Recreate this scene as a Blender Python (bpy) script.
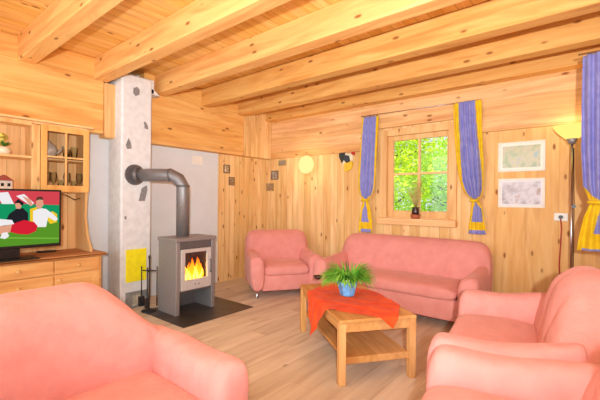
import bpy, bmesh, math, random
from mathutils import Vector, Matrix, noise
random.seed(7)
for o in list(bpy.data.objects): bpy.data.objects.remove(o)
S = bpy.context.scene
COL = S.collection
PI = math.pi

# ------------------------------------------------------------------ camera
YAW = math.radians(39.1); ROLL = math.radians(0.49); F = 365.0; EYE = 1.3; HY = 201.0
fw = Vector((-math.sin(YAW), math.cos(YAW), 0))
r0 = Vector((math.cos(YAW), math.sin(YAW), 0)); u0 = Vector((0, 0, 1))
rt = r0*math.cos(ROLL) + u0*math.sin(ROLL)
up = -r0*math.sin(ROLL) + u0*math.cos(ROLL)
cam = bpy.data.cameras.new('camera'); camo = bpy.data.objects.new('camera', cam); COL.objects.link(camo)
cam.sensor_width = 36; cam.lens = F/600*36; cam.clip_start = .02
cam.shift_y = (HY-200)/600
M4 = Matrix((rt, up, -fw)).transposed().to_4x4(); M4.translation = Vector((0, 0, EYE))
camo.matrix_world = M4
S.camera = camo

# ------------------------------------------------------------------ world, sun, lights, exposure
w = bpy.data.worlds.new('sky'); S.world = w; w.use_nodes = True
bgn = w.node_tree.nodes['Background']; bgn.inputs[0].default_value = (.93, .97, 1, 1); bgn.inputs[1].default_value = .8
def lamp(name, kind, loc, energy, color, **kw):
    d = bpy.data.lights.new(name, kind); d.energy = energy; d.color = color
    for k, v in kw.items(): setattr(d, k, v)
    o = bpy.data.objects.new(name, d); o.location = loc; COL.objects.link(o); return o
sun = lamp('sun', 'SUN', (0, 0, 8), 11.0, (1, .96, .86), angle=.02)
sun.rotation_euler = (math.radians(25), math.radians(-8), 0)          # high over the roof, onto the garden trees
flash = lamp('photo_flash', 'SPOT', (.30, -.30, 1.50), 670, (1, .985, .935), shadow_soft_size=.04, spot_size=math.radians(112), spot_blend=1.0)
flash.rotation_euler = (Vector((-3.2, 4.5, 3.4))-flash.location).to_track_quat('-Z', 'Y').to_euler()
def area(name, loc, target, energy, color, sx, sy):
    o = lamp(name, 'AREA', loc, energy, color, shape='RECTANGLE', size=sx, size_y=sy)
    o.rotation_euler = (Vector(target)-Vector(loc)).to_track_quat('-Z', 'Y').to_euler(); return o
area('rear_fill', (-2.1, -2.3, 1.7), (-2.4, 3, 1.5), 75, (.88, .95, 1), 4.2, 2.2)  # soft fill light added out of view behind the camera
vs = S.view_settings
S.display_settings.display_device = 'sRGB'
vs.view_transform = 'Standard'; vs.look = 'None'; vs.gamma = 1; vs.use_curve_mapping = False
vs.exposure = 0.15

# ------------------------------------------------------------------ sight-line helpers (measured points -> room coordinates)
CO = Vector((0, 0, EYE))
def ray(x, y): return fw + rt*((x-300)/F) - up*((y-HY)/F)
def onz(x, y, z=0): d = ray(x, y); return CO + d*((z-EYE)/d.z)
def onx(x, y, X): d = ray(x, y); return CO + d*(X/d.x)
def ony(x, y, Y): d = ray(x, y); return CO + d*(Y/d.y)

# ------------------------------------------------------------------ object helpers
def tag(o, label=None, cat=None, group=None, kind=None):
    if label: o['label'] = label
    if cat: o['category'] = cat
    if group: o['group'] = group
    if kind: o['kind'] = kind
    return o
def empty(name, loc=(0, 0, 0), rz=0, label=None, cat=None, group=None):
    o = bpy.data.objects.new(name, None); o.location = loc; o.rotation_euler = (0, 0, rz)
    o.empty_display_size = .05; COL.objects.link(o); return tag(o, label, cat, group)
def obj(name, bm, mats, parent=None, smooth=False, sub=0, solid=0, loc=None):
    bmesh.ops.recalc_face_normals(bm, faces=bm.faces[:])
    me = bpy.data.meshes.new(name); bm.to_mesh(me); bm.free()
    if not isinstance(mats, (list, tuple)): mats = [mats]
    for m in mats: me.materials.append(m)
    o = bpy.data.objects.new(name, me); COL.objects.link(o)
    if smooth:
        for p in me.polygons: p.use_smooth = True
    if parent: o.parent = parent
    if loc is not None: o.location = loc
    if solid:
        s = o.modifiers.new('thick', 'SOLIDIFY'); s.thickness = solid; s.offset = 0
    if sub:
        s = o.modifiers.new('sub', 'SUBSURF'); s.levels = sub; s.render_levels = sub
    return o
def copy_tree(o, parent=None):
    c = o.copy(); COL.objects.link(c)
    if parent: c.parent = parent
    for ch in list(o.children): copy_tree(ch, c)
    return c
def NB(): return bmesh.new()
def box(bm, lo, hi, bev=0, mi=0, seg=2):
    x0, y0, z0 = lo; x1, y1, z1 = hi
    vs_ = [bm.verts.new(p) for p in ((x0,y0,z0),(x1,y0,z0),(x1,y1,z0),(x0,y1,z0),(x0,y0,z1),(x1,y0,z1),(x1,y1,z1),(x0,y1,z1))]
    fs = [bm.faces.new([vs_[i] for i in q]) for q in ((0,3,2,1),(4,5,6,7),(0,1,5,4),(1,2,6,5),(2,3,7,6),(3,0,4,7))]
    for f in fs: f.material_index = mi
    if bev:
        es = list({e for f in fs for e in f.edges})
        r = bmesh.ops.bevel(bm, geom=es, offset=bev, segments=seg, affect='EDGES', profile=.5)
        for f in r['faces']: f.material_index = mi
    return bm
def tube(bm, pts, r, seg=10, cap=True, mi=0):
    pts = [Vector(p) for p in pts]; n = len(pts)
    rs = r if isinstance(r, (list, tuple)) else [r]*n
    rings = []; prev = None
    for i, p in enumerate(pts):
        t = (pts[min(i+1, n-1)]-pts[max(i-1, 0)]).normalized()
        a = prev if prev else (Vector((0, 0, 1)) if abs(t.z) < .9 else Vector((1, 0, 0)))
        a = (a - t*a.dot(t)).normalized(); b = t.cross(a); prev = a
        rings.append([bm.verts.new(p+(a*math.cos(2*PI*k/seg)+b*math.sin(2*PI*k/seg))*rs[i]) for k in range(seg)])
    for i in range(n-1):
        for k in range(seg):
            f = bm.faces.new((rings[i][k], rings[i][(k+1) % seg], rings[i+1][(k+1) % seg], rings[i+1][k])); f.material_index = mi; f.smooth = True
    if cap:
        bm.faces.new(rings[0][::-1]).material_index = mi; bm.faces.new(rings[-1]).material_index = mi
    return bm
def lathe(bm, prof, c=(0, 0, 0), seg=24, mi=0):
    c = Vector(c); rings = []
    for r, z in prof:
        if r < 1e-5: rings.append([bm.verts.new(c+Vector((0, 0, z)))])
        else: rings.append([bm.verts.new(c+Vector((r*math.cos(2*PI*k/seg), r*math.sin(2*PI*k/seg), z))) for k in range(seg)])
    for a, b in zip(rings, rings[1:]):
        for k in range(seg):
            k2 = (k+1) % seg
            if len(a) == 1 and len(b) == 1: continue
            if len(a) == 1: f = bm.faces.new((a[0], b[k], b[k2]))
            elif len(b) == 1: f = bm.faces.new((a[k], a[k2], b[0]))
            else: f = bm.faces.new((a[k], a[k2], b[k2], b[k]))
            f.material_index = mi; f.smooth = True
    return bm
def loft(bm, rings, cap=True, mi=0):
    R = [[bm.verts.new(p) for p in ring] for ring in rings]; n = len(R[0])
    for a, b in zip(R, R[1:]):
        for k in range(n):
            f = bm.faces.new((a[k], a[(k+1) % n], b[(k+1) % n], b[k])); f.material_index = mi; f.smooth = True
    if cap: bm.faces.new(R[0][::-1]); bm.faces.new(R[-1])
    return bm
def prism(bm, pts, vec, mi=0):
    """polygon (3D points) extruded by vec"""
    v = Vector(vec); a = [bm.verts.new(Vector(p)) for p in pts]; b = [bm.verts.new(Vector(p)+v) for p in pts]; n = len(a)
    fs = [bm.faces.new(a), bm.faces.new(b[::-1])]
    for k in range(n): fs.append(bm.faces.new((a[k], b[k], b[(k+1) % n], a[(k+1) % n])))
    for f in fs: f.material_index = mi
    return bm

# ------------------------------------------------------------------ materials
def srgb(c):
    return tuple(((v/255)/12.92 if v/255 <= .04045 else ((v/255+.055)/1.055)**2.4) for v in c) + (1,)
def newmat(name):
    m = bpy.data.materials.new(name); m.use_nodes = True; nt = m.node_tree
    return m, nt, nt.nodes['Principled BSDF']
def N(nt, t, **kw):
    n = nt.nodes.new(t)
    for k, v in kw.items(): setattr(n, k, v)
    return n
def plain(name, c, rough=.6, metal=0, var=.06, scale=30, bump=0, emit=None, es=0, spec=.5):
    m, nt, b = newmat(name); L = nt.links
    tc = N(nt, 'ShaderNodeTexCoord'); nz = N(nt, 'ShaderNodeTexNoise'); nz.inputs['Scale'].default_value = scale; nz.inputs['Detail'].default_value = 4
    L.new(tc.outputs['Object'], nz.inputs['Vector'])
    rp = N(nt, 'ShaderNodeValToRGB'); cc = srgb(c)
    rp.color_ramp.elements[0].color = tuple(v*(1-var*2) for v in cc[:3])+(1,); rp.color_ramp.elements[0].position = .3
    rp.color_ramp.elements[1].color = tuple(min(1, v*(1+var)) for v in cc[:3])+(1,); rp.color_ramp.elements[1].position = .7
    L.new(nz.outputs['Fac'], rp.inputs[0]); L.new(rp.outputs[0], b.inputs['Base Color'])
    b.inputs['Roughness'].default_value = rough; b.inputs['Metallic'].default_value = metal
    b.inputs['Specular IOR Level'].default_value = spec
    if bump:
        bp = N(nt, 'ShaderNodeBump'); bp.inputs['Strength'].default_value = bump; bp.inputs['Distance'].default_value = .01
        L.new(nz.outputs['Fac'], bp.inputs['Height']); L.new(bp.outputs[0], b.inputs['Normal'])
    if emit:
        b.inputs['Emission Color'].default_value = srgb(emit); b.inputs['Emission Strength'].default_value = es
    return m
AX = {'x': 0, 'y': 1, 'z': 2}
def wood(name, light, dark, along='z', across='x', width=.12, groove=.03, knots=.6, rough=.68, groove_dark=.45, vary=.25, end=0, grain=1.0, knot_col=(140, 80, 36)):
    """pine: grain stretched along one axis, boards laid side by side along another, knots"""
    m, nt, b = newmat(name); L = nt.links
    def math_(op, a, c=None):
        n = N(nt, 'ShaderNodeMath', operation=op)
        for i, v in enumerate((a, c)):
            if v is None: continue
            if isinstance(v, (int, float)): n.inputs[i].default_value = v
            else: L.new(v, n.inputs[i])
        return n.outputs[0]
    def mix(fac, a, c, mode='MIX'):
        n = N(nt, 'ShaderNodeMix', data_type='RGBA', blend_type=mode)
        for i, v in ((0, fac), (6, a), (7, c)):
            if isinstance(v, (int, float)): n.inputs[i].default_value = v
            elif isinstance(v, tuple): n.inputs[i].default_value = v
            else: L.new(v, n.inputs[i])
        return n.outputs[2]
    tc = N(nt, 'ShaderNodeTexCoord'); sp = N(nt, 'ShaderNodeSeparateXYZ'); L.new(tc.outputs['Object'], sp.inputs[0])
    al = sp.outputs[AX[along]]; ac = sp.outputs[AX[across]]
    bid = math_('FLOOR', math_('DIVIDE', ac, width))
    off = 0.0
    wn = N(nt, 'ShaderNodeTexWhiteNoise', noise_dimensions='1D'); L.new(bid, wn.inputs['W'])
    if end:
        seg = math_('FLOOR', math_('ADD', math_('DIVIDE', al, end), math_('MULTIPLY', wn.outputs['Value'], 7.3)))
        wn2 = N(nt, 'ShaderNodeTexWhiteNoise', noise_dimensions='2D'); cb0 = N(nt, 'ShaderNodeCombineXYZ'); L.new(bid, cb0.inputs[0]); L.new(seg, cb0.inputs[1]); L.new(cb0.outputs[0], wn2.inputs['Vector'])
        rnd = wn2.outputs['Value']
    else: rnd = wn.outputs['Value']
    # coordinates with the grain stretched, shifted for each board
    third = [a for a in 'xyz' if a not in (along, across)][0]
    sc = {along: 1.1, across: 14.0, third: 14.0}
    cb = N(nt, 'ShaderNodeCombineXYZ')
    for a in 'xyz':
        v = math_('MULTIPLY', sp.outputs[AX[a]], sc[a]*grain)
        v = math_('ADD', v, math_('MULTIPLY', rnd, 37.0))
        L.new(v, cb.inputs[AX[a]])
    nz = N(nt, 'ShaderNodeTexNoise'); nz.inputs['Scale'].default_value = 1.0; nz.inputs['Detail'].default_value = 5; nz.inputs['Roughness'].default_value = .6; nz.inputs['Distortion'].default_value = .6
    L.new(cb.outputs[0], nz.inputs['Vector'])
    rp = N(nt, 'ShaderNodeValToRGB'); rp.color_ramp.elements[0].position = .28; rp.color_ramp.elements[1].position = .68
    rp.color_ramp.elements[0].color = srgb(dark); rp.color_ramp.elements[1].color = srgb(light)
    L.new(nz.outputs['Fac'], rp.inputs[0]); col = rp.outputs[0]
    cs_ = N(nt, 'ShaderNodeCombineXYZ'); s2 = {along: .55, across: 4.5, third: 4.5}
    for a in 'xyz': L.new(math_('ADD', math_('MULTIPLY', sp.outputs[AX[a]], s2[a]), math_('MULTIPLY', rnd, 11.0)), cs_.inputs[AX[a]])
    nb = N(nt, 'ShaderNodeTexNoise'); nb.inputs['Scale'].default_value = 1.6; nb.inputs['Detail'].default_value = 3; nb.inputs['Distortion'].default_value = 1.2; L.new(cs_.outputs[0], nb.inputs['Vector'])
    st_ = N(nt, 'ShaderNodeMapRange'); st_.inputs['From Min'].default_value = .5; st_.inputs['From Max'].default_value = .68; st_.inputs['To Min'].default_value = 0; st_.inputs['To Max'].default_value = .7; L.new(nb.outputs['Fac'], st_.inputs['Value'])
    dcol = tuple(v*.86 if i < 1 else v*.78 for i, v in enumerate(srgb(dark)[:3]))+(1,)
    col = mix(st_.outputs[0], col, dcol)
    hs = N(nt, 'ShaderNodeHueSaturation'); L.new(col, hs.inputs['Color'])
    L.new(math_('ADD', math_('MULTIPLY', rnd, vary), 1-vary*.55), hs.inputs['Value'])
    L.new(math_('ADD', math_('MULTIPLY', rnd, -.1), 1.02), hs.inputs['Saturation'])
    col = hs.outputs[0]
    if knots:
        cb2 = N(nt, 'ShaderNodeCombineXYZ'); ks = {along: 4.2, across: 10.0, third: 10.0}
        for a in 'xyz':
            v = math_('MULTIPLY', sp.outputs[AX[a]], ks[a]); L.new(v, cb2.inputs[AX[a]])
        vo = N(nt, 'ShaderNodeTexVoronoi'); vo.inputs['Scale'].default_value = 1; L.new(cb2.outputs[0], vo.inputs['Vector'])
        sep = N(nt, 'ShaderNodeSeparateColor'); L.new(vo.outputs['Color'], sep.inputs[0])
        rad = math_('MULTIPLY', math_('GREATER_THAN', sep.outputs[0], 1-knots*.75), .14)
        kn = N(nt, 'ShaderNodeMapRange'); kn.interpolation_type = 'SMOOTHSTEP'
        L.new(math_('SUBTRACT', vo.outputs['Distance'], rad), kn.inputs['Value']); kn.inputs['From Min'].default_value = -.07; kn.inputs['From Max'].default_value = .06
        kn.inputs['To Min'].default_value = .9; kn.inputs['To Max'].default_value = 0
        L.new(math_('MULTIPLY', math_('GREATER_THAN', rad, .01), kn.outputs[0]), N(nt, 'ShaderNodeMath').inputs[0])
        kf = math_('MULTIPLY', math_('GREATER_THAN', rad, .01), kn.outputs[0])
        col = mix(kf, col, srgb(knot_col))
    if groove:
        fr = math_('FRACT', math_('DIVIDE', ac, width))
        g = math_('LESS_THAN', fr, groove)
        if end:
            fe = math_('FRACT', math_('ADD', math_('DIVIDE', al, end), math_('MULTIPLY', wn.outputs['Value'], 7.3)))
            g = math_('MAXIMUM', g, math_('LESS_THAN', fe, groove*width/end))
        dk = N(nt, 'ShaderNodeHueSaturation'); dk.inputs['Value'].default_value = groove_dark; dk.inputs['Saturation'].default_value = 1.15; L.new(col, dk.inputs['Color'])
        col = mix(g, col, dk.outputs[0])
    L.new(col, b.inputs['Base Color'])
    b.inputs['Roughness'].default_value = rough; b.inputs['Specular IOR Level'].default_value = .3
    bp = N(nt, 'ShaderNodeBump'); bp.inputs['Strength'].default_value = .12; bp.inputs['Distance'].default_value = .004
    L.new(nz.outputs['Fac'], bp.inputs['Height']); L.new(bp.outputs[0], b.inputs['Normal'])
    return m
def fabric(name, c, c2, sheen=.25, scale=9, bump=.25, fine=450, wr=0):
    m, nt, b = newmat(name); L = nt.links
    tc = N(nt, 'ShaderNodeTexCoord')
    nz = N(nt, 'ShaderNodeTexNoise'); nz.inputs['Scale'].default_value = scale; nz.inputs['Detail'].default_value = 3; L.new(tc.outputs['Object'], nz.inputs['Vector'])
    rp = N(nt, 'ShaderNodeValToRGB'); rp.color_ramp.elements[0].color = srgb(c2); rp.color_ramp.elements[1].color = srgb(c); rp.color_ramp.elements[0].position = .3; rp.color_ramp.elements[1].position = .65
    L.new(nz.outputs['Fac'], rp.inputs[0]); L.new(rp.outputs[0], b.inputs['Base Color'])
    nf = N(nt, 'ShaderNodeTexNoise'); nf.inputs['Scale'].default_value = fine; L.new(tc.outputs['Object'], nf.inputs['Vector'])
    mp = N(nt, 'ShaderNodeMapping'); mp.inputs['Rotation'].default_value = (.5, .6, .3); mp.inputs['Scale'].default_value = (5, 17, 6); L.new(tc.outputs['Object'], mp.inputs[0])
    nw = N(nt, 'ShaderNodeTexNoise'); nw.inputs['Scale'].default_value = 1; nw.inputs['Detail'].default_value = 2; L.new(mp.outputs[0], nw.inputs['Vector'])
    ad = N(nt, 'ShaderNodeMath', operation='MULTIPLY_ADD'); ad.inputs[1].default_value = .06; L.new(nf.outputs['Fac'], ad.inputs[0]); ad2 = N(nt, 'ShaderNodeMath', operation='MULTIPLY_ADD'); ad2.inputs[1].default_value = wr; L.new(nw.outputs['Fac'], ad2.inputs[0]); L.new(nz.outputs['Fac'], ad2.inputs[2]); L.new(ad2.outputs[0], ad.inputs[2])
    bp = N(nt, 'ShaderNodeBump'); bp.inputs['Strength'].default_value = bump; bp.inputs['Distance'].default_value = .03
    L.new(ad.outputs[0], bp.inputs['Height']); L.new(bp.outputs[0], b.inputs['Normal'])
    b.inputs['Roughness'].default_value = .9; b.inputs['Specular IOR Level'].default_value = .15
    b.inputs['Sheen Weight'].default_value = sheen; b.inputs['Sheen Roughness'].default_value = .4; b.inputs['Sheen Tint'].default_value = srgb((255, 225, 215))
    return m
def clear_glass(name, tint=(255, 255, 255)):
    m = bpy.data.materials.new(name); m.use_nodes = True; nt = m.node_tree; nt.nodes.clear(); L = nt.links
    out = N(nt, 'ShaderNodeOutputMaterial'); tr = N(nt, 'ShaderNodeBsdfTransparent'); gl = N(nt, 'ShaderNodeBsdfGlossy'); gl.inputs['Roughness'].default_value = .03
    tr.inputs[0].default_value = srgb(tint); fr = N(nt, 'ShaderNodeFresnel'); fr.inputs[0].default_value = 1.45; mx = N(nt, 'ShaderNodeMixShader')
    L.new(fr.outputs[0], mx.inputs[0]); L.new(tr.outputs[0], mx.inputs[1]); L.new(gl.outputs[0], mx.inputs[2]); L.new(mx.outputs[0], out.inputs[0]); return m
def emitter(name, c, s, c2=None, axis=2, z0=0, z1=1):
    m = bpy.data.materials.new(name); m.use_nodes = True; nt = m.node_tree; nt.nodes.clear(); L = nt.links
    out = N(nt, 'ShaderNodeOutputMaterial'); e = N(nt, 'ShaderNodeEmission'); e.inputs[1].default_value = s; e.inputs[0].default_value = srgb(c)
    if c2:
        tc = N(nt, 'ShaderNodeTexCoord'); sp = N(nt, 'ShaderNodeSeparateXYZ'); mr = N(nt, 'ShaderNodeMapRange'); mr.inputs[1].default_value = z0; mr.inputs[2].default_value = z1
        rp = N(nt, 'ShaderNodeValToRGB'); rp.color_ramp.elements[0].color = srgb(c); rp.color_ramp.elements[1].color = srgb(c2)
        L.new(tc.outputs['Object'], sp.inputs[0]); L.new(sp.outputs[axis], mr.inputs[0]); L.new(mr.outputs[0], rp.inputs[0]); L.new(rp.outputs[0], e.inputs[0])
    L.new(e.outputs[0], out.inputs[0]); return m
def leafmat(name, c, c2, trans=.5):
    m, nt, b = newmat(name); L = nt.links
    tc = N(nt, 'ShaderNodeTexCoord'); nz = N(nt, 'ShaderNodeTexNoise'); nz.inputs['Scale'].default_value = 9; L.new(tc.outputs['Object'], nz.inputs['Vector'])
    rp = N(nt, 'ShaderNodeValToRGB'); rp.color_ramp.elements[0].color = srgb(c2); rp.color_ramp.elements[1].color = srgb(c); rp.color_ramp.elements[0].position = .35; rp.color_ramp.elements[1].position = .6
    L.new(nz.outputs['Fac'], rp.inputs[0]); L.new(rp.outputs[0], b.inputs['Base Color']); b.inputs['Roughness'].default_value = .5
    tl = N(nt, 'ShaderNodeBsdfTranslucent'); L.new(rp.outputs[0], tl.inputs[0]); mx = N(nt, 'ShaderNodeMixShader'); mx.inputs[0].default_value = trans
    L.new(b.outputs[0], mx.inputs[1]); L.new(tl.outputs[0], mx.inputs[2]); L.new(mx.outputs[0], nt.nodes['Material Output'].inputs[0]); return m

PINE_L, PINE_D = (247, 213, 154), (231, 177, 106)
LOG_L, LOG_D = (243, 195, 112), (230, 161, 72)
m_board_y = wood('pine_boards_left', PINE_L, PINE_D, 'z', 'y', .105, .05, .8, groove_dark=.62, vary=.16)
m_board_x = wood('pine_boards_back', PINE_L, PINE_D, 'z', 'x', .13, .04, .8, groove_dark=.62, vary=.16)
m_log_y = wood('pine_logs_left', LOG_L, LOG_D, 'y', 'z', .30, .012, .6, groove_dark=.7, vary=.1)
m_log_x = wood('pine_logs_back', (243, 198, 136), (222, 160, 96), 'x', 'z', .165, .02, 1.0, groove_dark=.65, vary=.12)
m_beam = wood('pine_beam', (244, 197, 120), (228, 160, 82), 'x', 'y', 3.0, 0, .9)
m_ceil = wood('pine_ceiling', (246, 201, 120), (234, 173, 86), 'y', 'x', .115, .04, .4, groove_dark=.6, vary=.1)
m_floor = wood('oak_laminate', (232, 218, 198), (206, 186, 162), 'y', 'x', .19, .012, .12, rough=.42, groove_dark=.75, vary=.16, end=1.25, knot_col=(140, 105, 75))
m_dress = wood('dresser_pine', (240, 190, 118), (222, 154, 82), 'y', 'z', 3, 0, .7)
m_pine_v = wood('pine_upright', (250, 212, 152), (238, 180, 112), 'z', 'x', 3, 0, .4)
m_pine_h = wood('pine_level', (250, 212, 152), (238, 180, 112), 'y', 'z', 3, 0, .4)
m_pine_hx = wood('pine_level_back', (246, 206, 148), (232, 174, 112), 'x', 'z', 3, 0, .3)
m_top = wood('dresser_top_wood', (205, 145, 92), (170, 108, 62), 'y', 'x', .12, .02, .2)
m_door = wood('pine_door', (244, 190, 106), (230, 164, 78), 'z', 'y', 3, 0, .2)
m_table = wood('table_wood', (226, 170, 104), (198, 134, 70), 'x', 'y', .3, 0, .1)
m_tleg = wood('table_leg_wood', (236, 184, 118), (214, 152, 84), 'z', 'x', 3, 0, .1)
m_plaster = plain('grey_plaster', (222, 229, 238), .9, var=.015, scale=6, bump=.1)
m_chim = plain('chimney_plaster', (226, 228, 232), .9, var=.05, scale=14, bump=.35)
m_stone = plain('inset_stone', (140, 136, 138), .8, var=.15, scale=40, bump=.3)
m_pink = fabric('salmon_fabric', (236, 162, 155), (230, 153, 146), bump=.4, wr=.7)
m_pink_far = fabric('salmon_fabric_shaded', (230, 156, 149), (223, 146, 139), bump=.25, wr=.2)  # same salmon fabric, dimmer light at the far end put into its colour
m_steel = plain('stove_steel', (160, 158, 160), .5, .55, .06, 60)
m_steel_d = plain('stove_steel_dark', (112, 110, 112), .5, .5, .08, 60)
m_pipe = plain('pipe_steel', (140, 138, 140), .5, .6, .05, 40)
m_dgrey = plain('stove_door_grey', (215, 215, 216), .45, .4, .03, 40)
m_black = plain('black_plastic', (22, 22, 24), .35, 0, .1, 30)
m_iron = plain('black_iron', (58, 56, 58), .5, .6, .1, 60)
m_soot = plain('soot', (30, 26, 25), .9, 0, .2, 30)
m_hearth = plain('hearth_plate', (92, 84, 78), .35, .5, .2, 5)
m_chrome = plain('chrome', (200, 200, 205), .2, 1, .02, 10)
m_white = plain('white_plastic', (238, 238, 234), .4, 0, .02, 10)
m_yellow = plain('yellow_paint', (255, 240, 24), .6, 0, .05, 18)
m_blue_c = fabric('curtain_blue', (150, 152, 212), (130, 132, 202), .2, 14, .1)
m_yel_c = fabric('curtain_yellow', (240, 206, 40), (226, 186, 26), .2, 14, .1)
m_red_c = fabric('curtain_red', (190, 40, 26), (170, 28, 20), .2, 14, .1)
m_redcloth = fabric('tablecloth_red', (236, 92, 44), (226, 72, 30), .08, 10, .12)
m_glass = clear_glass('pane_glass')
m_glassware = clear_glass('glassware', (235, 240, 235))

# ================================================================== THE ROOM
XL, XLOG = -4.65, -4.50          # left wall: boards and plaster / face of the logs above
YW, YLOG = 4.75, 4.70            # window wall
XR, YB, ZC = .5, -2.0, 2.93
def struct(name, bm, m, parent=None): 
    o = obj(name, bm, m, parent)
    if not parent: o['kind'] = 'structure'
    return o
struct('floor', box(NB(), (XL-.15, YB, -.1), (XR+.15, YW+.2, 0)), m_floor)
struct('ceiling', box(NB(), (XL-.15, YB, ZC), (XR+.15, YW+.2, ZC+.08)), m_ceil)
# left wall: plaster up to the chimney and behind the stove, boards beyond
bm = NB(); box(bm, (XL-.15, YB, 0), (XL, 3.66, ZC)); struct('wall_left', bm, m_plaster)
bm = NB(); box(bm, (XL-.15, 3.66, 0), (XL+.012, YW+.2, ZC)); struct('wall_left_boards', bm, m_board_y)
bm = NB(); box(bm, (XL+.001, 2.36, 2.035), (XLOG, 4.06, ZC), .012); box(bm, (XL+.001, YB, 2.07), (XLOG, 1.869, ZC), .012); struct('trim_1', bm, m_log_y)
bm = NB(); box(bm, (XL+.013, 4.06, 2.035), (XLOG+.01, YLOG-.001, ZC), .006); struct('trim_2', bm, m_board_y)
bm = NB(); box(bm, (XL+.001, 1.87, 2.03), (XLOG+.03, 2.04, 2.67), .012); struct('trim_3', bm, m_pine_v)
# window wall with its opening
WX0, WX1, WZ0, WZ1 = -2.30, -1.43, 1.09, 2.22
bm = NB()
box(bm, (XL, YW, 0), (WX0, YW+.15, ZC)); box(bm, (WX1, YW, 0), (XR+.15, YW+.15, ZC)); box(bm, (WX0, YW, 0), (WX1, YW+.15, WZ0)); box(bm, (WX0, YW, WZ1), (WX1, YW+.15, ZC))
struct('wall_back', bm, m_board_x)
bm = NB()
box(bm, (XLOG, YLOG, 2.04), (-2.42, YW-.001, ZC), .012); box(bm, (-2.42, YLOG, 2.33), (-1.32, YW-.001, ZC), .008); box(bm, (-1.32, YLOG, 2.13), (XR, YW-.001, ZC), .008)
struct('trim_4', bm, m_log_x)
bm = NB(); box(bm, (-1.16, YW-.006, 0), (XR, YW-.0005, 2.129)); struct('trim_5', bm, wood('pine_panel', (246, 206, 142), (231, 174, 104), 'z', 'x', .31, .008, .8, groove_dark=.7, vary=.1))
bm = NB(); box(bm, (XR, 1.6, 0), (XR+.15, YW, ZC)); struct('wall_right', bm, m_board_y)
for i, yf in enumerate((.46, 1.19, 1.91, 2.65, 3.38, 4.08, 4.70)):
    bm = NB(); box(bm, (XLOG-.02 if yf < 4.5 else XLOG, yf-.15, 2.68), (XR, yf, ZC-.001), .008)
    o = obj('ceiling_beam', bm, m_beam); o['kind'] = 'structure'

# ------------------------------------------------------------------ window
win = empty('window_1', (0, 0, 0)); win['kind'] = 'structure'
bm = NB()
cx0, cx1, cz0, cz1 = -2.385, -1.345, 1.08, 2.30
box(bm, (cx0, YW-.03, cz0), (cx0+.10, YW+.01, cz1), .006); box(bm, (cx1-.10, YW-.03, cz0), (cx1, YW+.01, cz1), .006); box(bm, (cx0+.10, YW-.03, cz1-.09), (cx1-.10, YW+.01, cz1), .006)
obj('casing', bm, m_pine_v, win)
g0, g1, h0, h1 = -2.22, -1.485, 1.18, 2.15
bm = NB()
box(bm, (WX0, YW+.05, WZ0), (g0, YW+.10, WZ1), .006); box(bm, (g1, YW+.05, WZ0), (WX1, YW+.10, WZ1), .006)
box(bm, (g0, YW+.05, h1), (g1, YW+.10, WZ1), .006); box(bm, (g0, YW+.05, WZ0), (g1, YW+.10, h0), .006)
obj('sash', bm, m_pine_v, win)
bm = NB(); gm = (g0+g1)/2; hm = (h0+h1)/2+.02
box(bm, (gm-.014, YW+.055, h0), (gm+.014, YW+.095, h1)); obj('muntin', bm, m_pine_v, win)
bm = NB(); box(bm, (g0, YW+.056, hm-.014), (g1, YW+.094, hm+.014)); obj('muntin', bm, m_pine_hx, win)
bm = NB(); box(bm, (g0, YW+.073, h0), (g1, YW+.077, h1)); obj('pane', bm, m_glass, win)
bm = NB(); box(bm, (cx0-.01, YW-.10, .99), (cx1+.01, YW-.001, 1.08), .01); box(bm, (WX0+.001, YW-.002, 1.06), (WX1-.001, YW+.06, 1.092)); obj('sill', bm, m_pine_hx, win)

# ------------------------------------------------------------------ garden trees beyond the window
m_leaf1 = leafmat('leaf_spring', (220, 238, 70), (178, 216, 40), .5)
m_leaf2 = leafmat('leaf_green', (196, 226, 60), (150, 198, 40), .5)
m_bark = plain('bark', (96, 72, 50), .9, 0, .2, 20, .5)
def garden_tree(x, y, h, rad, n, m, label, trunkx=0):
    t = empty('garden_tree', (x, y, -.4), 0, label, 'tree', 'trees outside the window')
    bm = NB(); pts = [Vector((trunkx, 0, 0)), Vector((.05+trunkx, 0, h*.4)), Vector((0, .05, h*.75)), Vector((0, 0, h*.95))]
    tube(bm, pts, [.09, .07, .045, .02], 8)
    for k in range(9):
        a = random.uniform(0, 2*PI); z = h*random.uniform(.3, .8); L_ = rad*random.uniform(.6, .9)
        tube(bm, [(trunkx*.6, 0, z), (math.cos(a)*L_*.5, math.sin(a)*L_*.5, z+.2), (math.cos(a)*L_, math.sin(a)*L_, z+.5)], [.03, .02, .008], 5)
    obj('trunk', bm, m_bark, t)
    bm = NB()
    for k in range(n):
        while True:
            p = Vector((random.uniform(-1, 1), random.uniform(-1, 1), random.uniform(-1, 1)))
            if .25 < p.length < 1 and noise.noise(p*2.3+Vector((x, y, 0))) > -.22: break
        p = Vector((p.x*rad, p.y*rad, h*.6+p.z*h*.52)); s = random.uniform(.035, .065)
        d = Vector((random.gauss(0, 1), random.gauss(0, 1), random.gauss(-.3, .7))).normalized(); e = d.cross(Vector((random.gauss(0, 1), random.gauss(0, 1), random.gauss(0, 1)))).normalized()
        q = d.cross(e)*.012
        bm.faces.new([bm.verts.new(v) for v in (p-d*s, p+e*s*.5+q, p+d*s, p-e*s*.5+q)])
    obj('foliage', bm, m, t)
garden_tree(-3.75, 7.6, 4.2, 1.1, 8000, m_leaf1, 'pale green leafy tree seen through the left window panes')
garden_tree(-2.6, 9.6, 3.2, 1.25, 9000, m_leaf2, 'darker green tree seen through the lower right window panes')
garden_tree(-5.6, 11.2, 5.8, 2.0, 11000, m_leaf2, 'deep green tree farthest back behind the left window panes')
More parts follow.
